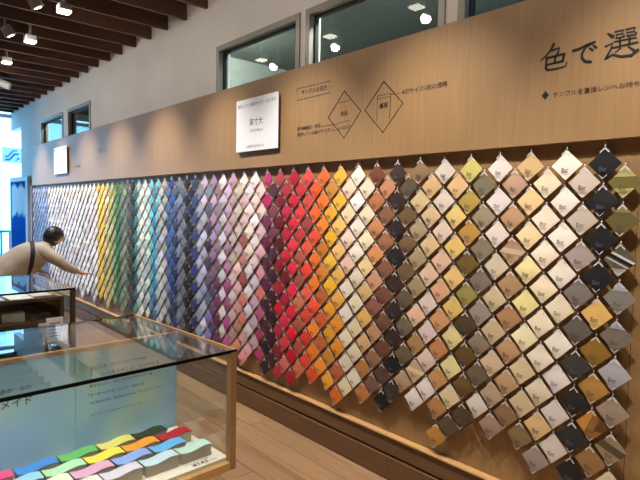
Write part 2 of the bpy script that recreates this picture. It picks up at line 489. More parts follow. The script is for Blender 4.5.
sen = [crop([(416, 74), (442, 90)], W * .7, W * 1.5), crop([(404, 142), (440, 126), (432, 158), (402, 210)], W * .9, W * .8), crop([(402, 210), (440, 186), (486, 196), (540, 190), (574, 162)], W * .8, W * 1.4),
       crop([(456, 64), (498, 55), (494, 74), (462, 80), (461, 98), (502, 90), (502, 82)], W * .8), crop([(514, 52), (560, 41), (556, 62), (520, 68), (519, 86), (564, 78), (566, 68)], W * .85),
       crop([(452, 118), (510, 106), (566, 95)], W * .8), crop([(480, 98), (482, 142)], W * .8), crop([(532, 88), (531, 132)], W * .8), crop([(444, 150), (510, 134), (574, 120)], W * .9),
       crop([(482, 152), (456, 174)], W * .8, W * .5), crop([(524, 142), (556, 164)], W * .6, W * 1.1)]
for s in (iro, de, sen):
    strokes('brush_lettering', s, M['ink'], fascia, -0.0012)
def ftext(s, xl, xr, y, hpx=None, bold=0.0, m=None):
    """s between two wall points read at the baseline"""
    a = img_wall(*xl); b = img_wall(*xr)
    o = put_text(s, m or M['ink'], a[0] - fx, b[0] - fx, a[1] - fz, -0.0012, fascia, bold=bold)
    o.rotation_euler = (0, -math.atan2(b[1] - a[1], b[0] - a[0]), 0)
    return o
ftext('サンプルを直接レジへお持ち', (552.5, 98.0), (639.5, 86.5), 0)
bm = bmesh.new()
X, Z = img_wall(545.4, 95.5)
ring = [bm.verts.new((X - fx + a, -0.0012, Z - fz + b)) for a, b in ((-.0165, 0), (0, -.0185), (.0165, 0), (.003, .016), (0, .022), (-.003, .016))]
bm.faces.new(ring); link_bm('lozenge_mark', bm, M['ink'], fascia)
ftext('4切サイズ1枚の価格', (402.0, 95.2), (447.7, 86.5), 0, bold=0.003)
ftext('サンプルの見方', (301.5, 95.2), (327.2, 90.0), 0, bold=0.003)
ftext('紙の銘柄名・色名', (297.5, 131.2), (320.5, 127.5), 0, bold=0.003)
ftext('販売している紙のサイズ', (297.5, 137.0), (330.0, 132.2), 0, bold=0.003)
ftext('表面', (340.8, 116.5), (347.6, 115.2), 0, bold=0.003)
ftext('裏面', (379.6, 109.2), (388.0, 107.2), 0, bold=0.003)
def seg(pp, w):
    return [(img_wall(*q)[0] - fx, img_wall(*q)[1] - fz, w) for q in pp]
thin = 0.0017
strokes('diagram_outline', [seg([(344.5, 91), (361, 111), (344, 138), (328.5, 117.5), (344.5, 91)], 0.0034)], M['ink'], fascia, -0.0012)
strokes('diagram_outline', [seg([(384, 81.5), (403, 103), (383, 132.5), (365, 110.5), (384, 81.5)], 0.0034)], M['ink'], fascia, -0.0012)
strokes('text_frame', [seg([(297, 89), (330.5, 81), (330, 92.7), (297.5, 100.5), (297, 89)], 0.0020)], M['inkgrey'], fascia, -0.0012)
strokes('diagram_line', [seg([(339.2, 103), (350.5, 100)], thin), seg([(338, 123.2), (349.5, 120.2), (349.8, 125.3), (338.2, 128.4), (338, 123.2)], thin), seg([(322, 126.5), (338, 124)], thin),
                         seg([(331, 131), (349.5, 127.6)], thin)], M['inkgrey'], fascia, -0.0010)
strokes('diagram_line', [seg([(376.8, 121.5), (377.4, 96.5)], thin * 1.3), seg([(389.6, 119), (391, 93.5)], thin * 1.3), seg([(377.4, 96.2), (391, 93.3)], thin), seg([(377.3, 99.3), (390.8, 96.4)], thin), seg([(391, 94.6), (400.5, 93.3)], thin)], M['inkgrey'], fascia, -0.0010)
ftext('紙のサイズ', (98.5, 153.2), (107, 151.2), 0, m=M['inkgrey'])
ftext('サンプルの見方', (73.5, 168.6), (80.5, 167.2), 0, m=M['inkgrey'])

# ---- white size boards hung on the header
def size_board(x0, x1, z0, z1, label):
    r = empty('size_board', ((x0 + x1) / 2, -0.0, z0))
    h = (x1 - x0) / 2; H_ = z1 - z0
    bm = bmesh.new(); bm_box(bm, -h, h, -0.030, -0.024, 0, H_); bmesh.ops.bevel(bm, geom=bm.edges[:], offset=0.001, segments=1, affect='EDGES')
    link_bm('sheet', bm, M['white'], r)
    bm = bmesh.new(); bm_box(bm, -h + .03, h - .03, -0.024, -0.0005, .03, H_ - .03); link_bm('spacer', bm, M['darkgasket'], r)
    yy = -0.0306
    put_text('販売している紙のサイズ・切り売り', M['ink'], -h + .025, h - .03, H_ - .062, yy, r, bold=0.003)
    put_text('実寸大', M['ink'], -0.085, 0.085, H_ * .5 - .01, yy, r, bold=0.003)
    put_text('545×394mm', M['inkgrey'], -0.075, 0.085, H_ * .5 - .058, yy, r)
    put_text('※実際の紙の色とは', M['ink'], -0.12, 0.10, .022, yy, r)
    tag(r, label, 'sign board', 'white size boards on the header')
size_board(-3.549, -3.01, 1.977, 2.370, 'white size sign board on the header left of the diamond diagrams')
size_board(-8.50, -7.88, 1.985, 2.37, 'far white size sign board on header near the small high windows')

# ================================================================== PAPER SAMPLES
KS = (2.2836 - 0.004) / (2.2836 + 0.03)
X0s, PIT, Z0s = -0.8633 * KS, 0.1569 * KS, 1.55 + 0.2882 * KS
SY = 0.010        # plane in which the samples hang
def C(s):
    return [tuple(int(v) for v in t.split(',')) for t in s.split()]
# colours read column by column, each from the top down ('B' columns hang half a step lower and to the right)
COLS = {
 ('B', 0): C('112,102,48 98,88,46 96,88,74 128,122,114 120,110,100 168,166,170 154,136,116 150,126,98 210,190,155'),
 ('A', 0): C('28,27,30 27,26,30 26,26,30 27,26,29 222,180,105 142,108,38 178,132,66 152,102,52 152,114,72'),
 ('B', 1): C('202,187,172 188,175,160 162,147,140 122,112,105 102,92,84 62,57,53 40,38,37 47,44,40 37,35,34'),
 ('A', 1): C('235,225,212 235,222,212 238,222,208 240,228,212 232,218,190 238,228,212 230,222,217 218,206,202 218,208,198'),
 ('B', 2): C('228,212,180 235,215,195 238,220,195 240,222,185 238,222,195 235,222,200 224,210,182 218,184,130 155,138,130'),
 ('A', 2): C('205,170,120 225,190,140 232,208,160 235,215,158 235,220,150 240,228,185 218,199,160 213,191,154 134,112,78'),
 ('B', 3): C('187,152,127 180,140,105 175,140,110 172,137,102 176,132,92 190,150,110 186,151,112 142,112,77'),
 ('A', 3): C('228,215,208 222,210,208 225,210,200 210,195,170 205,185,150 196,171,136 206,180,148 182,157,132 162,137,117'),
 ('B', 4): C('120,112,88 150,138,112 132,118,98 122,110,97 152,140,130 140,125,105 106,92,74 216,209,196'),
 ('A', 4): C('205,195,110 175,150,75 190,145,75 112,88,42 150,140,75 76,61,36 97,74,32 106,82,42 82,67,47'),
 ('B', 5): C('228,190,135 235,205,130 228,195,115 235,195,125 220,190,110 225,205,145 226,212,152 216,197,152 92,77,52'),
 ('A', 5): C('222,210,195 225,210,195 226,202,182 222,185,155 216,166,126 205,150,105 192,130,80 190,142,88 182,132,82 190,136,62'),
 ('B', 6): C('215,180,130 220,190,150 222,190,145 225,190,160 226,206,195 220,195,190 222,195,186 231,219,216'),
 ('A', 6): C('142,117,87 215,190,145 176,157,123 166,147,112 160,140,106 222,182,155 171,132,87 205,176,132 226,213,211'),
 ('B', 7): C('96,83,66 111,87,57 121,92,62 111,87,60 97,84,62 111,99,80 101,89,67 171,147,112'),
 ('A', 7): C('63,46,43 56,39,38 49,35,35 38,34,38 58,41,42 51,33,36 56,36,36 31,28,31 63,53,46'),
 ('B', 8): C('196,137,102 136,94,73 151,102,73 136,90,69 116,72,57 111,76,59 106,69,49 91,64,59 33,29,29'),
 ('A', 8): C('116,64,49 176,113,71 196,132,91 210,141,91 206,151,121 141,90,76 186,141,106 151,111,86 116,86,71'),
 ('B', 9): C('228,212,190 232,215,185 235,222,185 235,210,150 216,181,121 225,176,96 216,171,121 181,121,66 190,121,71'),
 ('A', 9): C('235,228,215 240,235,230 235,225,210 232,222,205 228,212,190 235,220,190 232,215,175 225,210,180 228,222,205'),
 ('B', 10): C('235,205,180 238,212,170 235,205,185 235,195,175 235,220,200 232,222,205 238,222,190 225,215,190 235,220,180'),
 ('A', 10): C('235,180,70 232,178,65 235,190,110 238,190,120 230,175,95 230,170,75 230,150,45 235,150,45 190,101,61 228,116,46'),
 ('B', 11): C('200,140,65 228,165,55 240,180,50 235,185,65 240,185,45 228,155,45 225,160,45 205,140,55 235,165,55'),
 ('A', 11): C('225,110,60 238,125,50 238,140,50 205,125,50 215,130,50 190,106,60 205,96,56 190,106,51 240,150,45'),
 ('B', 12): C('235,95,55 240,110,55 235,90,60 235,120,50 240,130,45 238,85,45 240,140,45 235,125,40 225,86,46'),
 ('A', 12): C('230,85,85 215,85,75 165,76,66 235,95,65 235,70,55 240,100,80 215,75,55 215,60,50 225,80,55'),
 ('B', 13): C('205,60,65 225,70,75 190,66,60 176,91,71 161,86,71 196,116,81 166,86,61 171,81,61 215,111,76'),
 ('A', 13): C('180,36,60 205,46,66 215,46,70 220,60,80 215,46,66 230,50,75 215,31,60 220,26,46 190,26,41 166,26,41'),
 ('B', 14): C('175,56,66 200,46,75 190,36,60 200,41,60 116,26,36 166,31,56 215,46,75 205,60,75 215,106,96'),
 ('A', 14): C('175,66,81 121,31,46 111,21,41 91,21,36 146,26,46 166,31,46 200,26,51 166,46,66 131,36,46 181,46,56'),
 ('B', 15): C('86,51,61 131,61,76 111,56,71 76,36,51 66,31,46 66,26,36 61,21,31 66,21,31 76,36,46'),
 ('A', 15): C('180,56,111 180,46,101 116,51,86 106,26,61 86,31,61 96,36,66 71,31,56 76,36,56 41,31,46 41,29,39'),
 ('B', 16): C('230,200,200 225,195,195 215,175,185 215,165,180 220,150,170 215,121,121 176,91,126 161,61,96 176,66,106'),
 ('A', 16): C('232,220,218 225,205,200 235,225,235 222,212,212 220,195,200 205,195,215 195,166,190 195,166,181 205,171,176'),
 ('B', 17): C('220,215,222 228,210,210 232,215,205 225,210,195 222,215,220 225,218,225 215,205,215 210,200,205 225,170,185'),
 ('A', 17): C('232,222,222 210,175,180 215,185,185 166,101,96 181,126,116 166,86,81 215,126,116 205,121,106 225,166,166 230,150,150'),
}
FAR = {  # farther columns: a few stops from top to bottom
 ('B', 18): C('230,215,205 225,205,200 215,180,170 205,130,110'), ('A', 18): C('202,168,180 215,185,190 222,205,202 205,150,140'),
 ('B', 19): C('210,178,212 200,160,195 166,86,131 180,90,140'), ('A', 19): C('228,218,222 220,216,232 215,210,230 228,218,230'),
 ('B', 20): C('165,145,165 168,148,166 121,50,105 108,50,90'), ('A', 20): C('190,160,205 203,175,220 110,78,132 90,66,108'),
 ('B', 21): C('140,145,185 62,56,82 90,90,125 125,122,182'), ('A', 21): C('215,212,230 200,202,226 180,182,228 218,214,235'),
 ('B', 22): C('145,155,180 162,172,196 162,176,215 140,150,180'), ('A', 22): C('55,65,105 66,72,128 60,72,145 45,54,105'),
 ('B', 23): C('36,50,95 38,48,68 32,38,54 30,35,50'), ('A', 23): C('30,35,55 28,32,45 26,29,40 30,34,45'),
 ('B', 24): C('105,120,140 115,125,140 90,105,125'), ('A', 24): C('125,140,170 115,130,160 120,130,155'),
 ('B', 25): C('80,110,160 46,62,110 36,52,112 44,62,122'), ('A', 25): C('50,90,160 58,110,182 40,78,140 36,54,112'),
 ('B', 26): C('75,110,165 62,102,160 150,165,185'), ('A', 26): C('175,185,200 190,195,205'),
 ('B', 27): C('190,195,200 200,206,214'), ('A', 27): C('120,190,205 145,182,206 165,200,215'),
 ('B', 28): C('75,150,190 60,155,208 50,115,165'), ('A', 28): C('125,205,215 100,192,208 85,165,200'),
 ('B', 29): C('200,225,220 190,215,215'), ('A', 29): C('215,235,230 172,202,206'),
 ('B', 30): C('228,232,225 232,230,220'), ('A', 30): C('150,195,195 170,205,205'), ('B', 31): C('60,120,120 70,130,130'), ('A', 31): C('40,50,52'),
 ('B', 32): C('60,75,75'), ('A', 32): C('95,105,95 105,112,90'), ('B', 33): C('135,150,130'), ('A', 33): C('120,135,115'), ('B', 34): C('70,120,95 60,120,90'), ('A', 34): C('70,135,80'),
 ('B', 35): C('140,170,95'), ('A', 35): C('175,185,150'), ('B', 36): C('190,185,110'), ('A', 36): C('205,195,140'), ('B', 37): C('200,180,130'), ('A', 37): C('235,190,70'),
 ('B', 38): C('240,200,60'), ('A', 38): C('235,200,110'),
}
ROWS_DEFAULT = 9
NAMES = [('black', (30, 28, 30)), ('dark brown', (62, 46, 38)), ('brown', (112, 80, 58)), ('tan', (180, 140, 100)), ('light tan', (212, 180, 140)), ('cream', (234, 214, 180)), ('pale yellow', (235, 210, 140)),
         ('off-white', (236, 226, 212)), ('pale pink', (222, 192, 188)), ('warm grey', (150, 138, 126)), ('dark grey', (96, 88, 82)), ('light grey', (190, 180, 170)), ('olive', (112, 100, 48)), ('mustard', (185, 145, 70)),
         ('golden yellow', (235, 180, 60)), ('amber', (225, 150, 50)), ('orange', (238, 125, 48)), ('red-orange', (230, 85, 55)), ('coral', (220, 95, 85)), ('terracotta', (175, 88, 66)), ('red', (210, 45, 60)),
         ('dark red', (150, 30, 46)), ('maroon', (95, 26, 40)), ('plum', (80, 36, 58)), ('magenta', (178, 52, 104)), ('rose pink', (215, 150, 165)), ('lilac', (202, 190, 212)), ('chestnut', (120, 66, 50)), ('pale olive', (205, 195, 110)),
         ('apricot', (226, 178, 120)), ('peach', (222, 184, 158))]
def cname(c):
    return min(NAMES, key=lambda t: sum((a - b) ** 2 for a, b in zip(t[1], c)))[0]
ORD = ['first', 'second', 'third', 'fourth', 'fifth', 'sixth', 'seventh', 'eighth', 'ninth', 'tenth', 'eleventh', 'twelfth', '13th', '14th', '15th', '16th', '17th', '18th', '19th', '20th'] + ['%dth' % k for k in range(21, 70)]
ORD[20], ORD[21], ORD[22], ORD[30], ORD[31], ORD[32] = '21st', '22nd', '23rd', '31st', '32nd', '33rd'

DIA = 0.1300 * KS           # diagonal of a sample
def paper_geo(v):
    """square on its corner, slightly bellied; hook hole at the origin, sheet hanging below. returns verts, faces"""
    n = 4; s = DIA / math.sqrt(2); rnd = random.Random(v)
    bel = [0.004, 0.007, 0.003, 0.006, 0.008, 0.0][v]; curl = [0.0, 0.006, -0.003, 0.010, 0.002, 0.0][v]; tw = [0.0, 0.004, -0.005, 0.002, -0.003, 0.0][v]
    V = []
    for th in (0, 1):
        for i in range(n + 1):
            for j in range(n + 1):
                a = (i / n - .5) * s; b = (j / n - .5) * s
                x = (a - b) / math.sqrt(2); z = (a + b) / math.sqrt(2)
                yy = -bel * (1 - (2 * a / s) ** 2) * (1 - (2 * b / s) ** 2) - curl * (z / DIA) ** 2 * (1 if z < 0 else 0) + tw * (x / DIA) * 2 * (z / DIA)
                V.append((x, yy + 0.0022 * th, z - DIA / 2 - 0.012))
    m = (n + 1) ** 2; Fc = []
    for i in range(n):
        for j in range(n):
            a = i * (n + 1) + j
            Fc.append((a, a + n + 1, a + n + 2, a + 1)); Fc.append((m + a, m + a + 1, m + a + n + 2, m + a + n + 1))
    rim = [j for j in range(n)] + [n + i * (n + 1) for i in range(n)] + [n * (n + 1) + n - j for j in range(n)] + [(n - i) * (n + 1) for i in range(n)]
    for a, b in zip(rim, rim[1:] + rim[:1]):
        Fc.append((a, b, m + b, m + a))
    return V, Fc
def tab_geo():
    """clear film sleeve over the sheet with a hanging loop; white chevrons paint the highlights on its folded top and bottom corners"""
    y = -0.0115; h = DIA / 2; zt = -.0095; zb = zt - DIA - .0025; zm = (zt + zb) / 2; w = h + .0025
    q = .020; g = .0042
    V = [(0, y, zt), (-q, y, zt - q), (-q + g, y, zt - q - g), (0, y, zt - 2 * g), (q - g, y, zt - q - g), (q, y, zt - q), (w, y + .006, zm), (q * .8, y, zb + q * .8), (0, y, zb), (-q * .8, y, zb + q * .8), (-w, y + .006, zm),
         (-.004, y + .003, -.0008), (.004, y + .003, -.0008), (0, y, zb + g), (-q * .8 + g * .5, y, zb + q * .8 + g * .5), (q * .8 - g * .5, y, zb + q * .8 + g * .5)]
    Fc = [(0, 1, 2, 3), (0, 3, 4, 5), (0, 12, 11), (8, 13, 14, 9), (8, 7, 15, 13), (1, 10, 2), (5, 4, 6), (10, 9, 14), (6, 15, 7), (2, 10, 14, 13, 3), (3, 13, 15, 6, 4)]
    return V, Fc
TAB_MI = [1, 1, 1, 1, 1, 0, 0, 0, 0, 0, 0]
def label_geo():
    V, Fc = [], []
    zc = -DIA * .5 - .012 - .024
    for (x0, x1, z0, z1) in ((-.016, -.007, .007, .0105), (-.016, .014, .0015, .004), (-.016, .010, -.003, -.001), (-.016, -.0145, -.008, .007), (-.016, .012, -.0075, -.0055)):
        i = len(V); y = -0.0125
        V.extend([(x0, y, zc + z0), (x1, y, zc + z0), (x1, y, zc + z1), (x0, y, zc + z1)]); Fc.append((i, i + 1, i + 2, i + 3))
    return V, Fc
def me_from(name, V, Fc, m):
    me = bpy.data.meshes.new(name); me.from_pydata(V, [], Fc); me.update(); me.materials.append(m)
    return me
PG = [paper_geo(v) for v in range(6)]
PM = []
for V, Fc in PG:
    me = me_from('paper_sample', V, Fc, M['paper'])
    for p_ in me.polygons: p_.use_smooth = True
    me.set_sharp_from_angle(angle=0.7)
    PM.append(me)
TG = tab_geo(); TM = me_from('clear_sleeve', *TG, M['film']); TM.materials.append(M['fold_glint']); TM.polygons.foreach_set('material_index', TAB_MI)
LG = label_geo()
M['labelink'] = mat('label print', (72, 62, 56), 0.6)
M['labelpale'] = mat('label print on dark paper', (70, 74, 84), 0.5)
LM = me_from('printed_label', *LG, M['labelink']); LM2 = me_from('printed_label', *LG, M['labelpale'])

def clip_band(lines, m):
    """polygon of the sheet square cut by half-planes nx*x + nz*z <= d (sheet centre at 0), laid just over the paper"""
    h = DIA / 2 * .99; P_ = [(0, h), (h, 0), (0, -h), (-h, 0)]
    for nx, nz, d in lines:
        out = []
        for (a, b) in zip(P_, P_[1:] + P_[:1]):
            fa, fb = nx * a[0] + nz * a[1] - d, nx * b[0] + nz * b[1] - d
            if fa <= 0: out.append(a)
            if fa * fb < 0: t = fa / (fa - fb); out.append((a[0] + (b[0] - a[0]) * t, a[1] + (b[1] - a[1]) * t))
        P_ = out
    V = [(x, -.0008 - .0004 * clip_band.n, z - DIA / 2 - .012) for x, z in P_]
    return me_from('foil_band', V, [tuple(range(len(V)))], m)
clip_band.n = 0
FOIL = {}
def foil(key, rgb, *lines, metal=0.3):
    clip_band.n = len(FOIL.get(key, []))
    FOIL.setdefault(key, []).append(clip_band(lines, mat('foil band', rgb, 0.3, metal)))
foil(('B', 0, 0), (176, 172, 116), (0, -1, -.022), metal=0); foil(('B', 0, 0), (168, 160, 98), (0, 1, -.024), metal=0); foil(('B', 0, 1), (150, 142, 88), (0, -1, -.034), metal=0)
foil(('B', 0, 2), (226, 224, 220), (.45, 1, .020), (-.45, -1, -.010)); foil(('B', 0, 2), (34, 30, 28), (.45, 1, .008), (-.45, -1, .004)); foil(('B', 0, 2), (214, 210, 204), (.45, 1, -.012), (-.45, -1, .018)); foil(('B', 0, 2), (176, 170, 160), (0, 1, -.034), metal=0)
foil(('B', 0, 3), (176, 176, 182), (0, -1, -.030), metal=0); foil(('B', 0, 4), (170, 170, 176), (0, -1, -.032), metal=0)
foil(('B', 0, 7), (84, 68, 50), (.35, 1, .020), (-.35, -1, .012), metal=0); foil(('A', 0, 7), (196, 136, 66), (1, -.4, -.014), metal=0); foil(('A', 0, 7), (96, 62, 30), (-1, .4, -.016), (0, -1, .02), metal=0)
foil(('B', 3, 2), (222, 196, 168), (0.15, 1, .012), (-.15, -1, .012)); foil(('A', 6, 7), (232, 212, 176), (0.15, 1, .014), (-.15, -1, .010))
rs = random.Random(11)
hooks = bmesh.new()
farV, farF, farC, farMat = [], [], [], []
def far_add(geo, T, c, mi, mil=None):
    V, Fc = geo; base_i = len(farV)
    farV.extend([tuple(T @ Vector(v)) for v in V])
    for n_, f in enumerate(Fc):
        farF.append(tuple(i + base_i for i in f)); farC.append(c); farMat.append(mil[n_] if mil else mi)
n_ind = 0
group_counts = {}
for c in range(59):
    for kind in ('B', 'A'):
        X = X0s - c * PIT + (PIT / 2 if kind == 'B' else 0)
        Zt = Z0s - (PIT / 2 if kind == 'B' else 0)
        near = (kind, c) in COLS and c <= 16
        cols = COLS.get((kind, c))
        if cols is None:
            stops = FAR.get((kind, c))
            if stops is None:
                t = c - 39
                stops = C('230,228,230 232,232,238') if c < 53 else C('165,178,214 130,150,196')
            nrow = 9 + (1 if (kind == 'A' and c % 3 == 0) else 0)
            cols = []
            for j in range(nrow):
                f = j / (nrow - 1) * (len(stops) - 1); i0 = min(int(f), len(stops) - 1); i1 = min(i0 + 1, len(stops) - 1); f -= i0
                base_c = [a * (1 - f) + b * f for a, b in zip(stops[i0], stops[i1])]
                k = 1 + rs.uniform(-.12, .08)
                cc = [min(245, max(12, v * k + rs.uniform(-8, 8))) for v in base_c]
                if 39 <= c < 53 and rs.random() < .06: cc = rs.choice([(215, 200, 170), (200, 205, 225), (215, 205, 215)])
                cols.append(tuple(cc))
        for j, cc in enumerate(cols):
            x = X + rs.uniform(-.0015, .0015); z = Zt - j * PIT + rs.uniform(-.0015, .0015)
            bm_cyl(hooks, (x - fx, BOARD_Y + .002, z + 0.0045), (x - fx, SY - 0.010, z + 0.0045), .0017, .0017, 5)
            bm_cyl(hooks, (x - fx, SY - 0.009, z + 0.004), (x - fx, SY - 0.012, z + 0.0085), .0017, .0017, 5)
            lum = sum(cc) / 3
            rot = (rs.uniform(-.155, -.085), rs.uniform(-.035, .035), rs.uniform(-.05, .05))
            v = rs.choice((0, 0, 1, 2, 2, 3, 4))
            if (kind, c, j) in FOIL: v = 5
            albedo = tuple(q * 0.95 for q in lin(cc))
            if near:
                o = link_me('paper_sample', PM[v]); o.location = (x, SY, z); o.rotation_euler = rot
                o.color = (*albedo, 1)
                t = link_me('clear_sleeve', TM, o)
                l = link_me('printed_label', LM if lum > 70 else LM2, o)
                for fm in FOIL.get((kind, c, j), []): link_me('foil_band', fm, o)
                ci = 2 * c + (1 if kind == 'A' else 0)
                tag(o, '%s paper sample, %s from the top in the %s staggered column from the right' % (cname(cc), ORD[j], ORD[ci]), 'paper sample', 'paper samples pinned on the wall board')
                n_ind += 1
            else:
                T = Matrix.Translation((x, SY, z)) @ Matrix.Rotation(rot[2], 4, 'Z') @ Matrix.Rotation(rot[1], 4, 'Y') @ Matrix.Rotation(rot[0], 4, 'X')
                far_add(PG[v], T, albedo, 0)
                if c < 34:
                    far_add(TG, T, (1, 1, 1), 1, [1 + 2 * k_ for k_ in TAB_MI]); far_add(LG, T, (1, 1, 1), 2)
print('individual samples', n_ind)
hk = link_bm('hook_pins', hooks, M['metal'], board); tag(hk, kind='stuff')
me = bpy.data.meshes.new('paper_samples_far'); me.from_pydata(farV, [], farF); me.update()
for m_ in ('paper_far', 'film', 'labelink', 'fold_glint'): me.materials.append(M[m_])
me.polygons.foreach_set('material_index', farMat)
at = me.attributes.new('paper_colour', 'FLOAT_COLOR', 'FACE')
at.data.foreach_set('color', np.array([(*c_, 1.0) for c_ in farC], np.float32).ravel())
fo = link_me('paper_samples', me)
tag(fo, 'far run of pastel, blue, green, yellow and white paper samples on the wall', 'paper samples', kind='stuff')

# ================================================================== DISPLAY CASES
ANG = math.radians(3.1)
def case_root(name, corner, label):
    """local axes: +X = away along the wall, +Y = towards the shop (left in view), origin = near right corner on the floor"""
    r = empty(name, (corner[0], corner[1], 0), math.pi + ANG)
    tag(r, label, 'display case')
    return r
def lb(name, x0, x1, y0, y1, z0, z1, m, parent, bev=0):
    return box(name, x0, x1, y0, y1, z0, z1, m, parent, bev)
HT, HB = 0.96, 0.455
DEP, LEN = 0.936, 1.85
def case(corner, label, name='glass_display_case', dark=False):
    r = case_root(name, corner, label)
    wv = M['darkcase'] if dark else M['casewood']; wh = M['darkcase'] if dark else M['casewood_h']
    p = 0.030
    for (x, y) in ((0, 0), (DEP - p, 0), (0, LEN - p), (DEP - p, LEN - p)):
        lb('corner_post', x, x + p, y, y + p, HB, HT - 0.004, wv, r, 0.001)
    lb('bottom_rail', p, DEP - p, 0, p, HB, HB + .034, wh, r); lb('bottom_rail', p, DEP - p, LEN - p, LEN, HB, HB + .034, wh, r)
    lb('bottom_rail', 0, p, p, LEN - p, HB, HB + .034, wh, r); lb('bottom_rail', DEP - p, DEP, p, LEN - p, HB, HB + .034, wh, r)
    lb('top_rail', 0.006, DEP - 0.006, 0, 0.010, HT - .012, HT + .004, M['casewood_h'], r); lb('top_rail', 0.006, DEP - .006, LEN - .01, LEN, HT - .012, HT + .004, M['casewood_h'], r)
    lb('glass_edge', 0.0, 0.006, 0.0, LEN, HT - .009, HT + .003, M['edge'], r)
    lb('glass_edge', DEP - .006, DEP, 0.0, LEN, HT - .006, HT + .003, M['edge'], r)
    lb('top_pane', 0.006, DEP - .006, 0.010, LEN - .01, HT - .003, HT + .003, M['clear'], r)
    lb('side_pane', p, DEP - p, 0.012, 0.018, HB + .034, HT - .012, M['clear'], r)
    lb('side_pane', 0.010, 0.016, p, LEN - p, HB + .034, HT - .006, M['clear'], r)
    lb('side_pane', DEP - .016, DEP - .010, p, LEN - p, HB + .034, HT - .006, M['clear'], r)
    lb('side_pane', p, DEP - p, LEN - .018, LEN - .012, HB + .034, HT - .012, M['clear'], r)
    lb('floor_board', p, DEP - p, p, LEN - p, HB + .002, HB + .024, wv, r)
    lb('pedestal', 0.32, DEP - .32, 0.36, LEN - .36, 0.0, HB + .002, M['darkcase'], r)
    return r
c1 = case((-1.842, -1.099), 'near oak and glass display case holding colourful wavy paper stacks')
tray = lb('base_tray', 0.028, 0.455, 0.020, LEN - .03, HB + .024, HB + .048, M['baseboard'], c1, 0.001)
ZB = HB + .048
# printed back panels
pm = mat('printed panel', (150, 178, 184), 0.45)
nt, N, L, b = nodes(pm)
tc = N.new('ShaderNodeTexCoord'); mp = N.new('ShaderNodeMapping'); mp.inputs['Scale'].default_value = (1.2, 2.2, 1.6)
n1 = N.new('ShaderNodeTexNoise'); n1.inputs['Scale'].default_value = 2.1; n1.inputs['Detail'].default_value = 1
L.new(tc.outputs['Object'], mp.inputs['Vector']); L.new(mp.outputs['Vector'], n1.inputs['Vector'])
cr = N.new('ShaderNodeValToRGB'); e = cr.color_ramp.elements
e[0].position = 0.28; e[0].color = (*lin((142, 192, 240)), 1); e[1].position = 0.74; e[1].color = (*lin((190, 228, 212)), 1)
q = e.new(0.5); q.color = (*lin((162, 212, 238)), 1)
L.new(n1.outputs['Fac'], cr.inputs['Fac']); L.new(cr.outputs['Color'], b.inputs['Base Color'])
XP = 0.470
pa = lb('printed_panel', XP, XP + .012, 0.012, 0.478, HB + .03, HT - .022, pm, c1)
pb = lb('printed_panel', XP, XP + .012, 0.480, LEN - .04, HB + .03, HT - .022, pm, c1)
lb('panel_rail', XP - .004, XP + .018, 0.010, LEN - .03, HT - .022, HT - .006, M['casewood_h'], c1)
def panel_text(s, y_left, y_right, z, bold=0.0):
    """lettering on the panel face towards local -X, reading from +Y to -Y"""
    o, w, h = text_mesh(s, M['ink'], 'lettering', c1, bold)
    k = (y_left - y_right) / w
    o.scale = (k, k, k); o.rotation_euler = (0, 0, -math.pi / 2)
    pn = pa if y_left < .479 else pb
    o.parent = pn; o.location = Vector((XP - 0.0012, y_left, z)) - pn.location
    return o
panel_text('オーダーメイド', 0.912, 0.645, 0.762)
panel_text('あの　みの', 0.755, 0.648, 0.822)
for (tx, a_, b_, z_) in (('たとえば、ひとつひとつのかみの', .414, .169, .852), ('いろをたのしむことができる', .366, .104, .815), ('あたらしい、ひとつだけのペーパーを', .422, .137, .773),
                         ('「オーダーメイド」として、おおくの', .426, .178, .734), ('かたちをえらぶ、きもちをかさねる「ワンメイドペーパー」', .422, .085, .701), ('とじる・おる・つつむ・かさねる・おくる・しまう・かざる', .423, .187, .650)):
    panel_text(tx, a_, b_, z_, 0.004)
# price on the tray
o, w, h = text_mesh('¥143', M['ink'], 'price_lettering', c1, 0.02)
k = 0.072 / w; o.scale = (k, k, k); o.rotation_euler = (-math.pi / 2, 0, -math.pi / 2); o.location = (0.040, 0.180, ZB + .0012)
o.rotation_euler = Matrix(((0, 0, 1), (-1, 0, 0), (0, 1, 0))).to_euler()
def tray_text(o, x, y, k):
    # text plane is local XZ: map text x -> -Y, text z(up) -> +X, normal up
    R_ = Matrix(((0, 0, 1), (-1, 0, 0), (0, -1, 0)))
    o.rotation_euler = R_.to_euler(); o.scale = (k, k, k); o.parent = tray; o.location = Vector((x, y, ZB + .0012)) - tray.location
tray_text(o, 0.040, 0.176, k)
o, w, h = text_mesh('(税込)', M['inkgrey'], 'price_lettering', c1, 0.0)
tray_text(o, 0.041, 0.098, 0.036 / w)
o, w, h = text_mesh('ペーパー 一冊', M['inkgrey'], 'price_lettering', c1, 0.0)
tray_text(o, 0.066, 0.200, 0.11 / w)

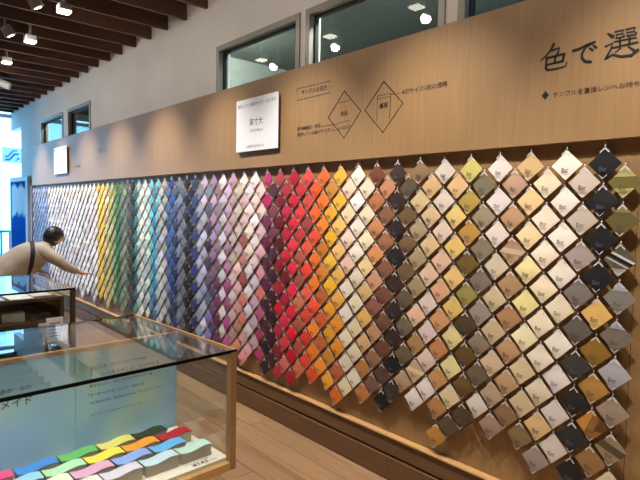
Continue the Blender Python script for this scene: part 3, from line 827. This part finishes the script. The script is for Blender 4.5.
# wavy paper stacks
def wavy(x0, x1, y0, y1, zf0, zf1, amp, n=12):
    bm = bmesh.new(); rows = []
    for i in range(n + 1):
        t = i / n; y = y0 + (y1 - y0) * t
        w = amp * math.sin(2 * math.pi * t + .2)
        rows.append([bm.verts.new((x, y, z)) for x, z in ((x0, zf0 if zf0 == 0 else zf0 + w), (x0, zf1 + w), (x1, zf1 + w), (x1, zf0 if zf0 == 0 else zf0 + w))])
    for a, b in zip(rows[:-1], rows[1:]):
        for k in range(4):
            bm.faces.new((a[k], a[(k + 1) % 4], b[(k + 1) % 4], b[k]))
    bm.faces.new(rows[0]); bm.faces.new(rows[-1][::-1])
    return bm
SW, SD, SH = 0.146, 0.060, 0.044
bm = wavy(-SD / 2, SD / 2, -SW / 2 + .004, SW / 2 - .004, 0, SH, 0.005); bmesh.ops.recalc_face_normals(bm, faces=bm.faces[:])
HOLD = bpy.data.meshes.new('sheet_pile'); bm.to_mesh(HOLD); bm.free(); HOLD.materials.append(M['holder'])
bm = wavy(-SD / 2 - .002, SD / 2 + .002, -SW / 2, SW / 2, SH, SH + .003, 0.005); bmesh.ops.recalc_face_normals(bm, faces=bm.faces[:])
CARD = bpy.data.meshes.new('top_sheet'); bm.to_mesh(CARD); bm.free(); CARD.materials.append(M['paper'])
for p_ in CARD.polygons: p_.use_smooth = False
ST = [(.372, [('magenta pink', (226, 82, 140), .815), ('strong blue', (60, 140, 225), .66), ('grass green', (100, 190, 110), .506), ('soft lemon yellow', (228, 222, 120), .352), ('dark forest green', (28, 58, 44), .200)]),
      (.288, [('powder blue', (150, 205, 232), .740), ('pale leaf green', (178, 225, 190), .587), ('bright yellow', (238, 225, 90), .435), ('orange', (238, 160, 60), .283), ('crimson red', (175, 30, 50), .128)]),
      (.204, [('pale rose', (230, 200, 205), .825), ('ivory', (238, 232, 205), .668), ('mauve pink', (205, 160, 190), .515), ('periwinkle blue', (130, 160, 225), .360), ('sky blue', (95, 170, 230), .203)]),
      (.120, [('pure white', (238, 238, 232), .745), ('off-white', (240, 236, 225), .592), ('pale lavender', (215, 210, 232), .440), ('ice blue', (195, 222, 240), .286), ('pale mint', (190, 222, 214), .133)])]
CORN = ['in the back row of the case', 'in the second row from the printed panel', 'in the third row from the printed panel', 'in the front row of the case']
cm = Matrix.Translation((-1.842, -1.099, 0)) @ Matrix.Rotation(math.pi + ANG, 4, 'Z')
for ri, (s, lst) in enumerate(ST):
    for (nm, c, t) in lst:
        r = empty('paper_stack', cm @ Vector((s, t, ZB + .0008)), math.pi + ANG)
        link_me('sheet_pile', HOLD, r)
        o = link_me('top_sheet', CARD, r); o.color = (*[q * .95 for q in lin(c)], 1)
        tag(r, '%s wavy paper stack %s' % (nm, CORN[ri]), 'paper stack', 'wavy paper stacks in the near case')

# second case with a dark inner shelf
c2 = case((-3.914, -1.113), 'farther dark framed glass display case with an inner shelf of papers', dark=True)
DX = 0.17
lb('shelf_board', DX, DEP - .08, 0.02, LEN - .06, 0.862, 0.884, M['darkcase'], c2)
lb('shelf_edge', DX + .02, DEP - .09, 0.02, 0.05, 0.884, 0.886, M['casewood_h'], c2)
lb('shelf_board', DX, DEP - .08, 0.02, LEN - .06, 0.705, 0.722, M['darkcase'], c2)
lb('shelf_end', DX, DEP - .08, 0.02, 0.045, 0.722, 0.862, M['darkcase'], c2)
lb('shelf_end', DX, DEP - .08, LEN - .085, LEN - .06, 0.722, 0.862, M['darkcase'], c2)
lb('shelf_back', DEP - .10, DEP - .08, 0.045, LEN - .085, 0.722, 0.862, M['darkgasket'], c2)
lb('shelf_support', 0.42, 0.60, 0.12, LEN - .15, HB + .024, 0.705, mat('grey support', (120, 122, 124), 0.6), c2)
cm2 = Matrix.Translation((-3.914, -1.113, 0)) @ Matrix.Rotation(math.pi + ANG, 4, 'Z')
def sheet(name, x, y, z, w, d, h, c, label, cat, rz=0.0, strip=None, group=None):
    r = empty(name, cm2 @ Vector((x, y, z + .0008)), math.pi + ANG + rz)
    mm = mat(name + ' paper', c, 0.5)
    bm = bmesh.new(); bm_box(bm, -d / 2, d / 2, -w / 2, w / 2, 0, h); bmesh.ops.bevel(bm, geom=bm.edges[:], offset=min(.0008, h / 4), segments=1, affect='EDGES'); link_bm('sheet', bm, mm, r)
    if strip:
        bm = bmesh.new(); bm_box(bm, strip[1] * d, strip[2] * d, -w * .46, w * .46, h, h + .0006); link_bm('printed_band', bm, mat(name + ' band', strip[0], .5), r)
    tag(r, label, cat, group)
g2 = 'papers on the shelf of the far case'
sheet('paper_sheet', .36, .135, .885, .13, .22, .004, (225, 222, 226), 'white sheet with an orange printed band on the far case shelf', 'paper', 0, ((214, 120, 80), .1, .45), g2)
sheet('paper_sheet', .30, .290, .885, .15, .24, .004, (235, 235, 238), 'plain white sheet second from shelf end in far case', 'paper', 0, None, g2)
sheet('paper_sheet', .32, .470, .885, .15, .24, .004, (205, 215, 232), 'pale blue sheet third from shelf end in far case', 'paper', 0.05, None, g2)
sheet('paper_sheet', .32, .660, .885, .16, .24, .004, (228, 230, 234), 'white sheet fourth from shelf end at the left picture edge', 'paper', 0, None, g2)
g3 = 'items inside the open shelf of the far case'
sheet('paper_block', .27, .17, .722, .13, .12, .05, (60, 58, 60), 'dark paper block inside the open shelf nearest its end', 'paper block', .1, None, g3)
sheet('paper_block', .27, .33, .722, .14, .10, .062, (226, 226, 228), 'white paper block inside the dark open shelf of far case', 'paper block', -.15, None, g3)
sheet('paper_block', .28, .52, .722, .17, .13, .055, (232, 230, 228), 'wide white paper block at the left inside open shelf', 'paper block', .1, ((190, 90, 90), -.3, .1), g3)
# notice card on the front glass
nr = empty('notice_card', cm2 @ Vector((-0.004, 0.14, 0.60)), math.pi + ANG)
bm = bmesh.new(); bm_box(bm, -.002, .002, -.055, .055, 0, .17); link_bm('card', bm, M['white'], nr)
bm = bmesh.new()
for k in range(5): bm_box(bm, -.0028, -.002, -.035, .035, .04 + k * .022, .046 + k * .022)
link_bm('printed_lines', bm, M['inkgrey'], nr)
tag(nr, 'white printed notice card on the front glass of the far case', 'notice card')

# ================================================================== PERSON
def skin(name, verts, edges, radii, m, parent=None, root=0, sub=2, loc=None):
    me = bpy.data.meshes.new(name); me.from_pydata([Vector(v) for v in verts], edges, []); me.update()
    ob = bpy.data.objects.new(name, me); col.objects.link(ob)
    sk = ob.modifiers.new('skin', 'SKIN'); sk.use_smooth_shade = True
    sb = ob.modifiers.new('sub', 'SUBSURF'); sb.levels = sub; sb.render_levels = sub
    lay = me.skin_vertices[0].data
    for i, r in enumerate(radii):
        lay[i].radius = r if isinstance(r, tuple) else (r, r); lay[i].use_root = (i == root)
    dg = bpy.context.evaluated_depsgraph_get(); dg.update()
    m2 = bpy.data.meshes.new_from_object(ob.evaluated_get(dg))
    bpy.data.objects.remove(ob); bpy.data.meshes.remove(me)
    m2.name = name; m2.materials.clear(); m2.materials.append(m)
    for p_ in m2.polygons: p_.use_smooth = True
    return link_me(name, m2, parent, loc)
PX = -7.02
def P(dx, y, z): return (PX + dx, y, z)
skinm = mat('skin', (196, 152, 126), 0.55); jk = noisy(mat('beige jacket', (178, 168, 158), 0.85), (168, 157, 146), (188, 178, 168), 9.0)
hairm = mat('black hair', (22, 20, 24), 0.45); tr = mat('charcoal trousers', (52, 52, 58), 0.85); sh = mat('black shoes', (24, 22, 22), 0.5); strapm = mat('navy strap', (22, 26, 44), 0.6)
person = empty('person', P(0, -1.0, 0))
tag(person, 'person in beige jacket bending forward to touch a sample on the wall', 'person')
PV = [P(0, -1.02, .66), P(0, -.90, .80), P(0, -.74, .93), P(0, -.58, 1.0), P(0.01, -.49, 1.055), P(0.01, -.445, 1.09), P(.01, -.41, 1.13), P(.01, -.40, 1.20),
      P(.17, -.58, .985), P(.20, -.36, .80), P(.17, -.185, .712), P(.165, -.12, .695),
      P(-.17, -.58, .985), P(-.21, -.68, .80), P(-.10, -.56, .72), P(-.06, -.52, .71),
      P(.095, -1.01, .62), P(.115, -.76, .42), P(.11, -1.02, .09), P(.11, -.88, .035),
      P(-.095, -1.01, .62), P(-.115, -.76, .42), P(-.11, -1.02, .09), P(-.11, -.88, .035)]
PE = [(0, 1), (1, 2), (2, 3), (3, 4), (4, 5), (5, 6), (6, 7), (3, 8), (8, 9), (9, 10), (10, 11), (3, 12), (12, 13), (13, 14), (14, 15), (0, 16), (16, 17), (17, 18), (18, 19), (0, 20), (20, 21), (21, 22), (22, 23)]
PR = [(.13, .11), (.125, .10), (.13, .10), (.13, .10), .056, .055, (.078, .085), (.070, .080), .055, .040, .028, (.034, .020), .055, .040, .028, (.034, .020), .08, .055, .04, .035, .08, .055, .04, .035]
# fingers of both hands, each its own chain rooted in the palm
for (pi, sgn) in ((11, 1), (15, -1)):
    b0 = Vector(PV[pi]); d = Vector((0, 1, -.10)) if sgn > 0 else Vector((.1, .7, -.7)); d.normalize()
    for k, (off, ln) in enumerate(((-.024, .060), (-.008, .070), (.008, .066), (.024, .052))):
        s0 = b0 + Vector((off * .9, .012, 0)); s1 = s0 + d * ln * .55 + Vector((0, 0, .006)); s2 = s1 + d * ln * .45 + Vector((0, 0, -.016))
        i = len(PV); PV += [tuple(s0), tuple(s1), tuple(s2)]; PE += [(pi, i), (i, i + 1), (i + 1, i + 2)]; PR += [.0095, .0085, .007]
    s0 = b0 + Vector((-sgn * .030, -.025, 0)); s1 = s0 + d * .03 + Vector((-sgn * .014, 0, -.008)); s2 = s1 + d * .028
    i = len(PV); PV += [tuple(s0), tuple(s1), tuple(s2)]; PE += [(pi, i), (i, i + 1), (i + 1, i + 2)]; PR += [.011, .010, .008]
# nose and ears
i = len(PV); PV += [P(.01, -.318, 1.125)]; PE += [(6, i)]; PR += [.016]
ox, oy, oz = person.location
def rel(L_): return [(a - ox, b - oy, c - oz) for a, b, c in L_]
skin('body', rel(PV), PE, PR, skinm, person)
def loft(st, n=20):
    """garment body: elliptical sections (y, z, half width, half depth) along a bent spine"""
    V, Fc = [], []
    m_ = len(st)
    for i, (y0, z0, rx, rz) in enumerate(st):
        a_ = st[max(i - 1, 0)]; b_ = st[min(i + 1, m_ - 1)]
        ty, tz = b_[0] - a_[0], b_[1] - a_[1]; l = math.hypot(ty, tz); ty /= l; tz /= l
        ny, nz = -tz, ty
        for k in range(n):
            t = 2 * math.pi * k / n
            wob = 1 + .03 * math.sin(3 * t + i * 1.7)
            V.append((PX + rx * math.sin(t) * wob, y0 + ny * rz * math.cos(t) * wob, z0 + nz * rz * math.cos(t) * wob))
    for i in range(m_ - 1):
        for k in range(n):
            Fc.append((i * n + k, i * n + (k + 1) % n, (i + 1) * n + (k + 1) % n, (i + 1) * n + k))
    Fc.append(tuple(range(n))); Fc.append(tuple((m_ - 1) * n + k for k in range(n))[::-1])
    return V, Fc
JT = [(-.485, 1.055, .062, .058), (-.51, 1.035, .11, .085), (-.55, .985, .175, .125), (-.62, .945, .20, .165), (-.70, .915, .205, .18), (-.79, .87, .20, .18), (-.88, .80, .20, .175), (-.965, .72, .205, .175), (-1.02, .64, .21, .175), (-1.045, .575, .212, .172)]
V, Fc = loft(JT)
me = bpy.data.meshes.new('jacket'); me.from_pydata(rel(V), [], Fc); me.update()
sl = skin('sleeves', rel([P(0, -.60, .99), P(.15, -.60, .985), P(.205, -.47, .895), P(.207, -.36, .80), P(.19, -.27, .755), P(.174, -.195, .715), P(-.15, -.60, .985), P(-.21, -.68, .80), P(-.12, -.58, .73)]),
          [(0, 1), (1, 2), (2, 3), (3, 4), (4, 5), (0, 6), (6, 7), (7, 8)], [.10, .098, .074, .062, .054, .046, .095, .066, .050], jk)
bm = bmesh.new(); bm.from_mesh(me)
bmesh.ops.recalc_face_normals(bm, faces=bm.faces[:])
bmesh.ops.subdivide_edges(bm, edges=[e_ for e_ in bm.edges], cuts=1, smooth=0.6, use_grid_fill=True)
bm.from_mesh(sl.data)
bpy.data.objects.remove(sl); bpy.data.meshes.remove(me)
jacket = link_bm('jacket', bm, jk, person, None, True)
# trousers and shoes
TV = [P(0, -1.03, .64), P(.095, -1.01, .60), P(.115, -.77, .41), P(.11, -1.02, .07), P(-.095, -1.01, .60), P(-.115, -.77, .41), P(-.11, -1.02, .07)]
skin('trousers', rel(TV), [(0, 1), (1, 2), (2, 3), (0, 4), (4, 5), (5, 6)], [(.14, .12), .095, .075, .065, .095, .075, .065], tr, person)
for s in (1, -1):
    skin('shoe', rel([P(.11 * s, -1.06, .045), P(.11 * s, -.97, .045), P(.11 * s, -.84, .036)]), [(0, 1), (1, 2)], [(.042, .04), (.045, .042), (.042, .032)], sh, person)
# hair: cap over the back and top of the head
bm = bmesh.new(); bmesh.ops.create_uvsphere(bm, u_segments=20, v_segments=14, radius=1.0)
for v in bm.verts:
    x, y_, z = v.co
    k = 1.0
    if y_ > .15 and z < .25: k = .80           # open towards the face
    v.co = Vector((x * .098 * k, y_ * .116 * k, z * .118 * k))
    if z < -.2 and y_ < .2: v.co.z -= .012; v.co.y -= .006
hr = link_bm('hair', bm, hairm, person, (PX + .01 - ox, -.435 - oy, 1.165 - oz), True)
hr.rotation_euler = (-.45, 0, 0)
# face details
bm = bmesh.new()
for s in (-1, 1):
    bmesh.ops.create_uvsphere(bm, u_segments=8, v_segments=6, radius=.011, matrix=Matrix.Translation((PX + .01 - ox + s * .03, -.335 - oy, 1.155 - oz)))
link_bm('eyes', bm, mat('eyes', (30, 24, 22), .3), person)
# shoulder strap and bag
bm = bmesh.new()
def band(pts, w, th=.006):
    prev = None
    for p_ in pts:
        a = Vector(p_)
        q = [bm.verts.new(a + Vector(d)) for d in ((0, -w, 0), (0, w, 0))]
        if prev: bm.faces.new((prev[0], prev[1], q[1], q[0]))
        prev = q
from mathutils.bvhtree import BVHTree
jb = BVHTree.FromPolygons([v.co.copy() for v in jacket.data.vertices], [tuple(p_.vertices) for p_ in jacket.data.polygons])
strap_pts = []
for k in range(22):
    t = k / 21; ph = math.radians(-40 + 200 * t)      # from the far shoulder over the back and down the near side
    dr = Vector((math.sin(ph), 0, math.cos(ph)))
    c0 = Vector((PX - ox, -.665 - .085 * t - oy, .90 - oz))
    hit = jb.ray_cast(c0 + dr * .6, -dr)
    if hit[0] is not None: strap_pts.append(hit[0] + dr * .004)
band(strap_pts, .024)
st = link_bm('shoulder_strap', bm, strapm, person)
so = st.modifiers.new('solid', 'SOLIDIFY'); so.thickness = .010; so.offset = 0

# ================================================================== CEILING LAMPS
lamp_x = [-9.3, -8.2, -7.117, -6.027, -4.892, -3.77, -2.75, -1.72, -0.62, 0.5, 1.6]
NMS = ['farthest', 'tenth', 'third', 'second', 'largest visible']
for i, x in enumerate(lamp_x):
    r = empty('ceiling_spotlight', (x, -0.895, 3.27))
    bm = bmesh.new(); bm_box(bm, -.055, .055, -.05, .05, -.085, -.03); bmesh.ops.bevel(bm, geom=bm.edges[:], offset=.006, segments=1, affect='EDGES'); link_bm('housing', bm, M['lampshell'], r)
    bm = bmesh.new(); bm_box(bm, -.012, .012, -.012, .012, -.03, .30); link_bm('stem', bm, M['lampshell'], r)
    bm = bmesh.new(); bm_box(bm, -.050, .050, -.045, .045, -.098, -.085); link_bm('lens', bm, M['lens'], r)
    lab = {-7.117: 'farthest lit square spotlight at the left picture edge below slats', -6.027: 'middle lit square spotlight between the dark ceiling slats', -4.892: 'nearest and brightest lit square spotlight between the ceiling slats'}.get(x, 'square spotlight on the wall washing row, %s from the shop front' % ORD[i])
    tag(r, lab, 'spotlight', 'square ceiling spotlights washing the sample wall')
    ld = bpy.data.lights.new('spot', 'SPOT'); ld.energy = SPOT_ENERGY * (1.3 if x < -4.5 else 1.0); ld.color = WARM; ld.spot_size = math.radians(68); ld.spot_blend = 1.0; ld.shadow_soft_size = 0.025
    lo = bpy.data.objects.new('spot_beam', ld); col.objects.link(lo); lo.parent = r; lo.location = (0, 0, -.11)
    lo.rotation_euler = Vector((0, 0.90, -2.1)).to_track_quat('-Z', 'Y').to_euler()
SW = [(-4.92, 'round swivel spotlight head beside the nearest square spotlight'), (-5.92, 'round swivel spotlight head at the left picture edge')]
for k, x in enumerate((-9.1, -7.9, -6.9, -3.9, -2.8, -1.7, -0.6, 0.5)): SW.append((x, 'round swivel spotlight head of the second lamp row, %s of those out of view' % ORD[k]))
for (x, lab) in SW:
    y_ = -1.14
    r = empty('swivel_spotlight', (x, y_, 3.27))
    bm = bmesh.new(); bm_cyl(bm, (0, 0, -.02), (0, .05, -.10), .045, .055, 14); link_bm('housing', bm, M['lampshell'], r)
    bm = bmesh.new(); bm_cyl(bm, (0, .049, -.098), (0, .0525, -.104), .030, .030, 14); link_bm('lens', bm, M['lensdim'], r)
    bm = bmesh.new(); bm_box(bm, -.01, .01, -.01, .01, -.03, .30); link_bm('stem', bm, M['lampshell'], r)
    tag(r, lab, 'spotlight', 'swivel spotlights on the ceiling')
    ld = bpy.data.lights.new('swivel', 'SPOT'); ld.energy = SWIVEL_ENERGY; ld.color = (1, .92, .82); ld.spot_size = math.radians(150); ld.spot_blend = 1.0; ld.shadow_soft_size = 0.04
    lo = bpy.data.objects.new('swivel_beam', ld); col.objects.link(lo); lo.parent = r; lo.location = (0, .06, -.12)
    lo.rotation_euler = Vector((0, 1.0, -.45)).to_track_quat('-Z', 'Y').to_euler()
# white curved unit near the shop front
r = empty('ceiling_camera', (-8.33, -.70, 3.27))
bm = bmesh.new(); bm_cyl(bm, (0, -.20, -.05), (0.05, .06, -.13), .055, .05, 12); link_bm('tube', bm, mat('white tube', (225, 232, 240), .35), r)
bm = bmesh.new(); bm_box(bm, -.012, .012, -.08, -.05, -.05, .30); link_bm('bracket', bm, M['lampshell'], r)
bm = bmesh.new(); bm_cyl(bm, (0.05, .06, -.13), (.054, .075, -.135), .052, .052, 12); link_bm('end_cap', bm, M['lampshell'], r)
tag(r, 'white tubular unit hanging under the slats near the shop front', 'ceiling unit')
# unseen downlights added to light the cases and shop floor
gi = 0
for y_, lx in ((-1.95, (-9.4, -7.0, -5.8, -4.6, -3.4, -2.2, -1.0, 0.2)), (-4.3, (-9.0, -6.0, -3.0, 0.0)), (-6.6, (-9.0, -6.0, -3.0, 0.0))):
    for x in lx:
        r = empty('added_ceiling_downlight', (x, y_, 3.27))
        bm = bmesh.new(); bm_cyl(bm, (0, 0, -.08), (0, 0, .30), .05, .05, 12); link_bm('housing', bm, M['lampshell'], r)
        bm = bmesh.new(); bm_cyl(bm, (0, 0, -.086), (0, 0, -.08), .044, .044, 12); link_bm('lens', bm, M['lens'], r)
        tag(r, 'added cylindrical ceiling downlight over the shop floor, %s of those outside the picture' % ORD[gi], 'downlight', 'added downlights over the shop floor'); gi += 1
        ld = bpy.data.lights.new('down', 'SPOT'); ld.energy = ROOM_ENERGY * (2.4 if x in (-1.0, 0.2) and y_ > -2 else 1.15); ld.color = (1, .91, .80); ld.spot_size = math.radians(76); ld.spot_blend = 0.9; ld.shadow_soft_size = 0.05
        lo = bpy.data.objects.new('down_beam', ld); col.objects.link(lo); lo.parent = r; lo.location = (0, 0, -.10)
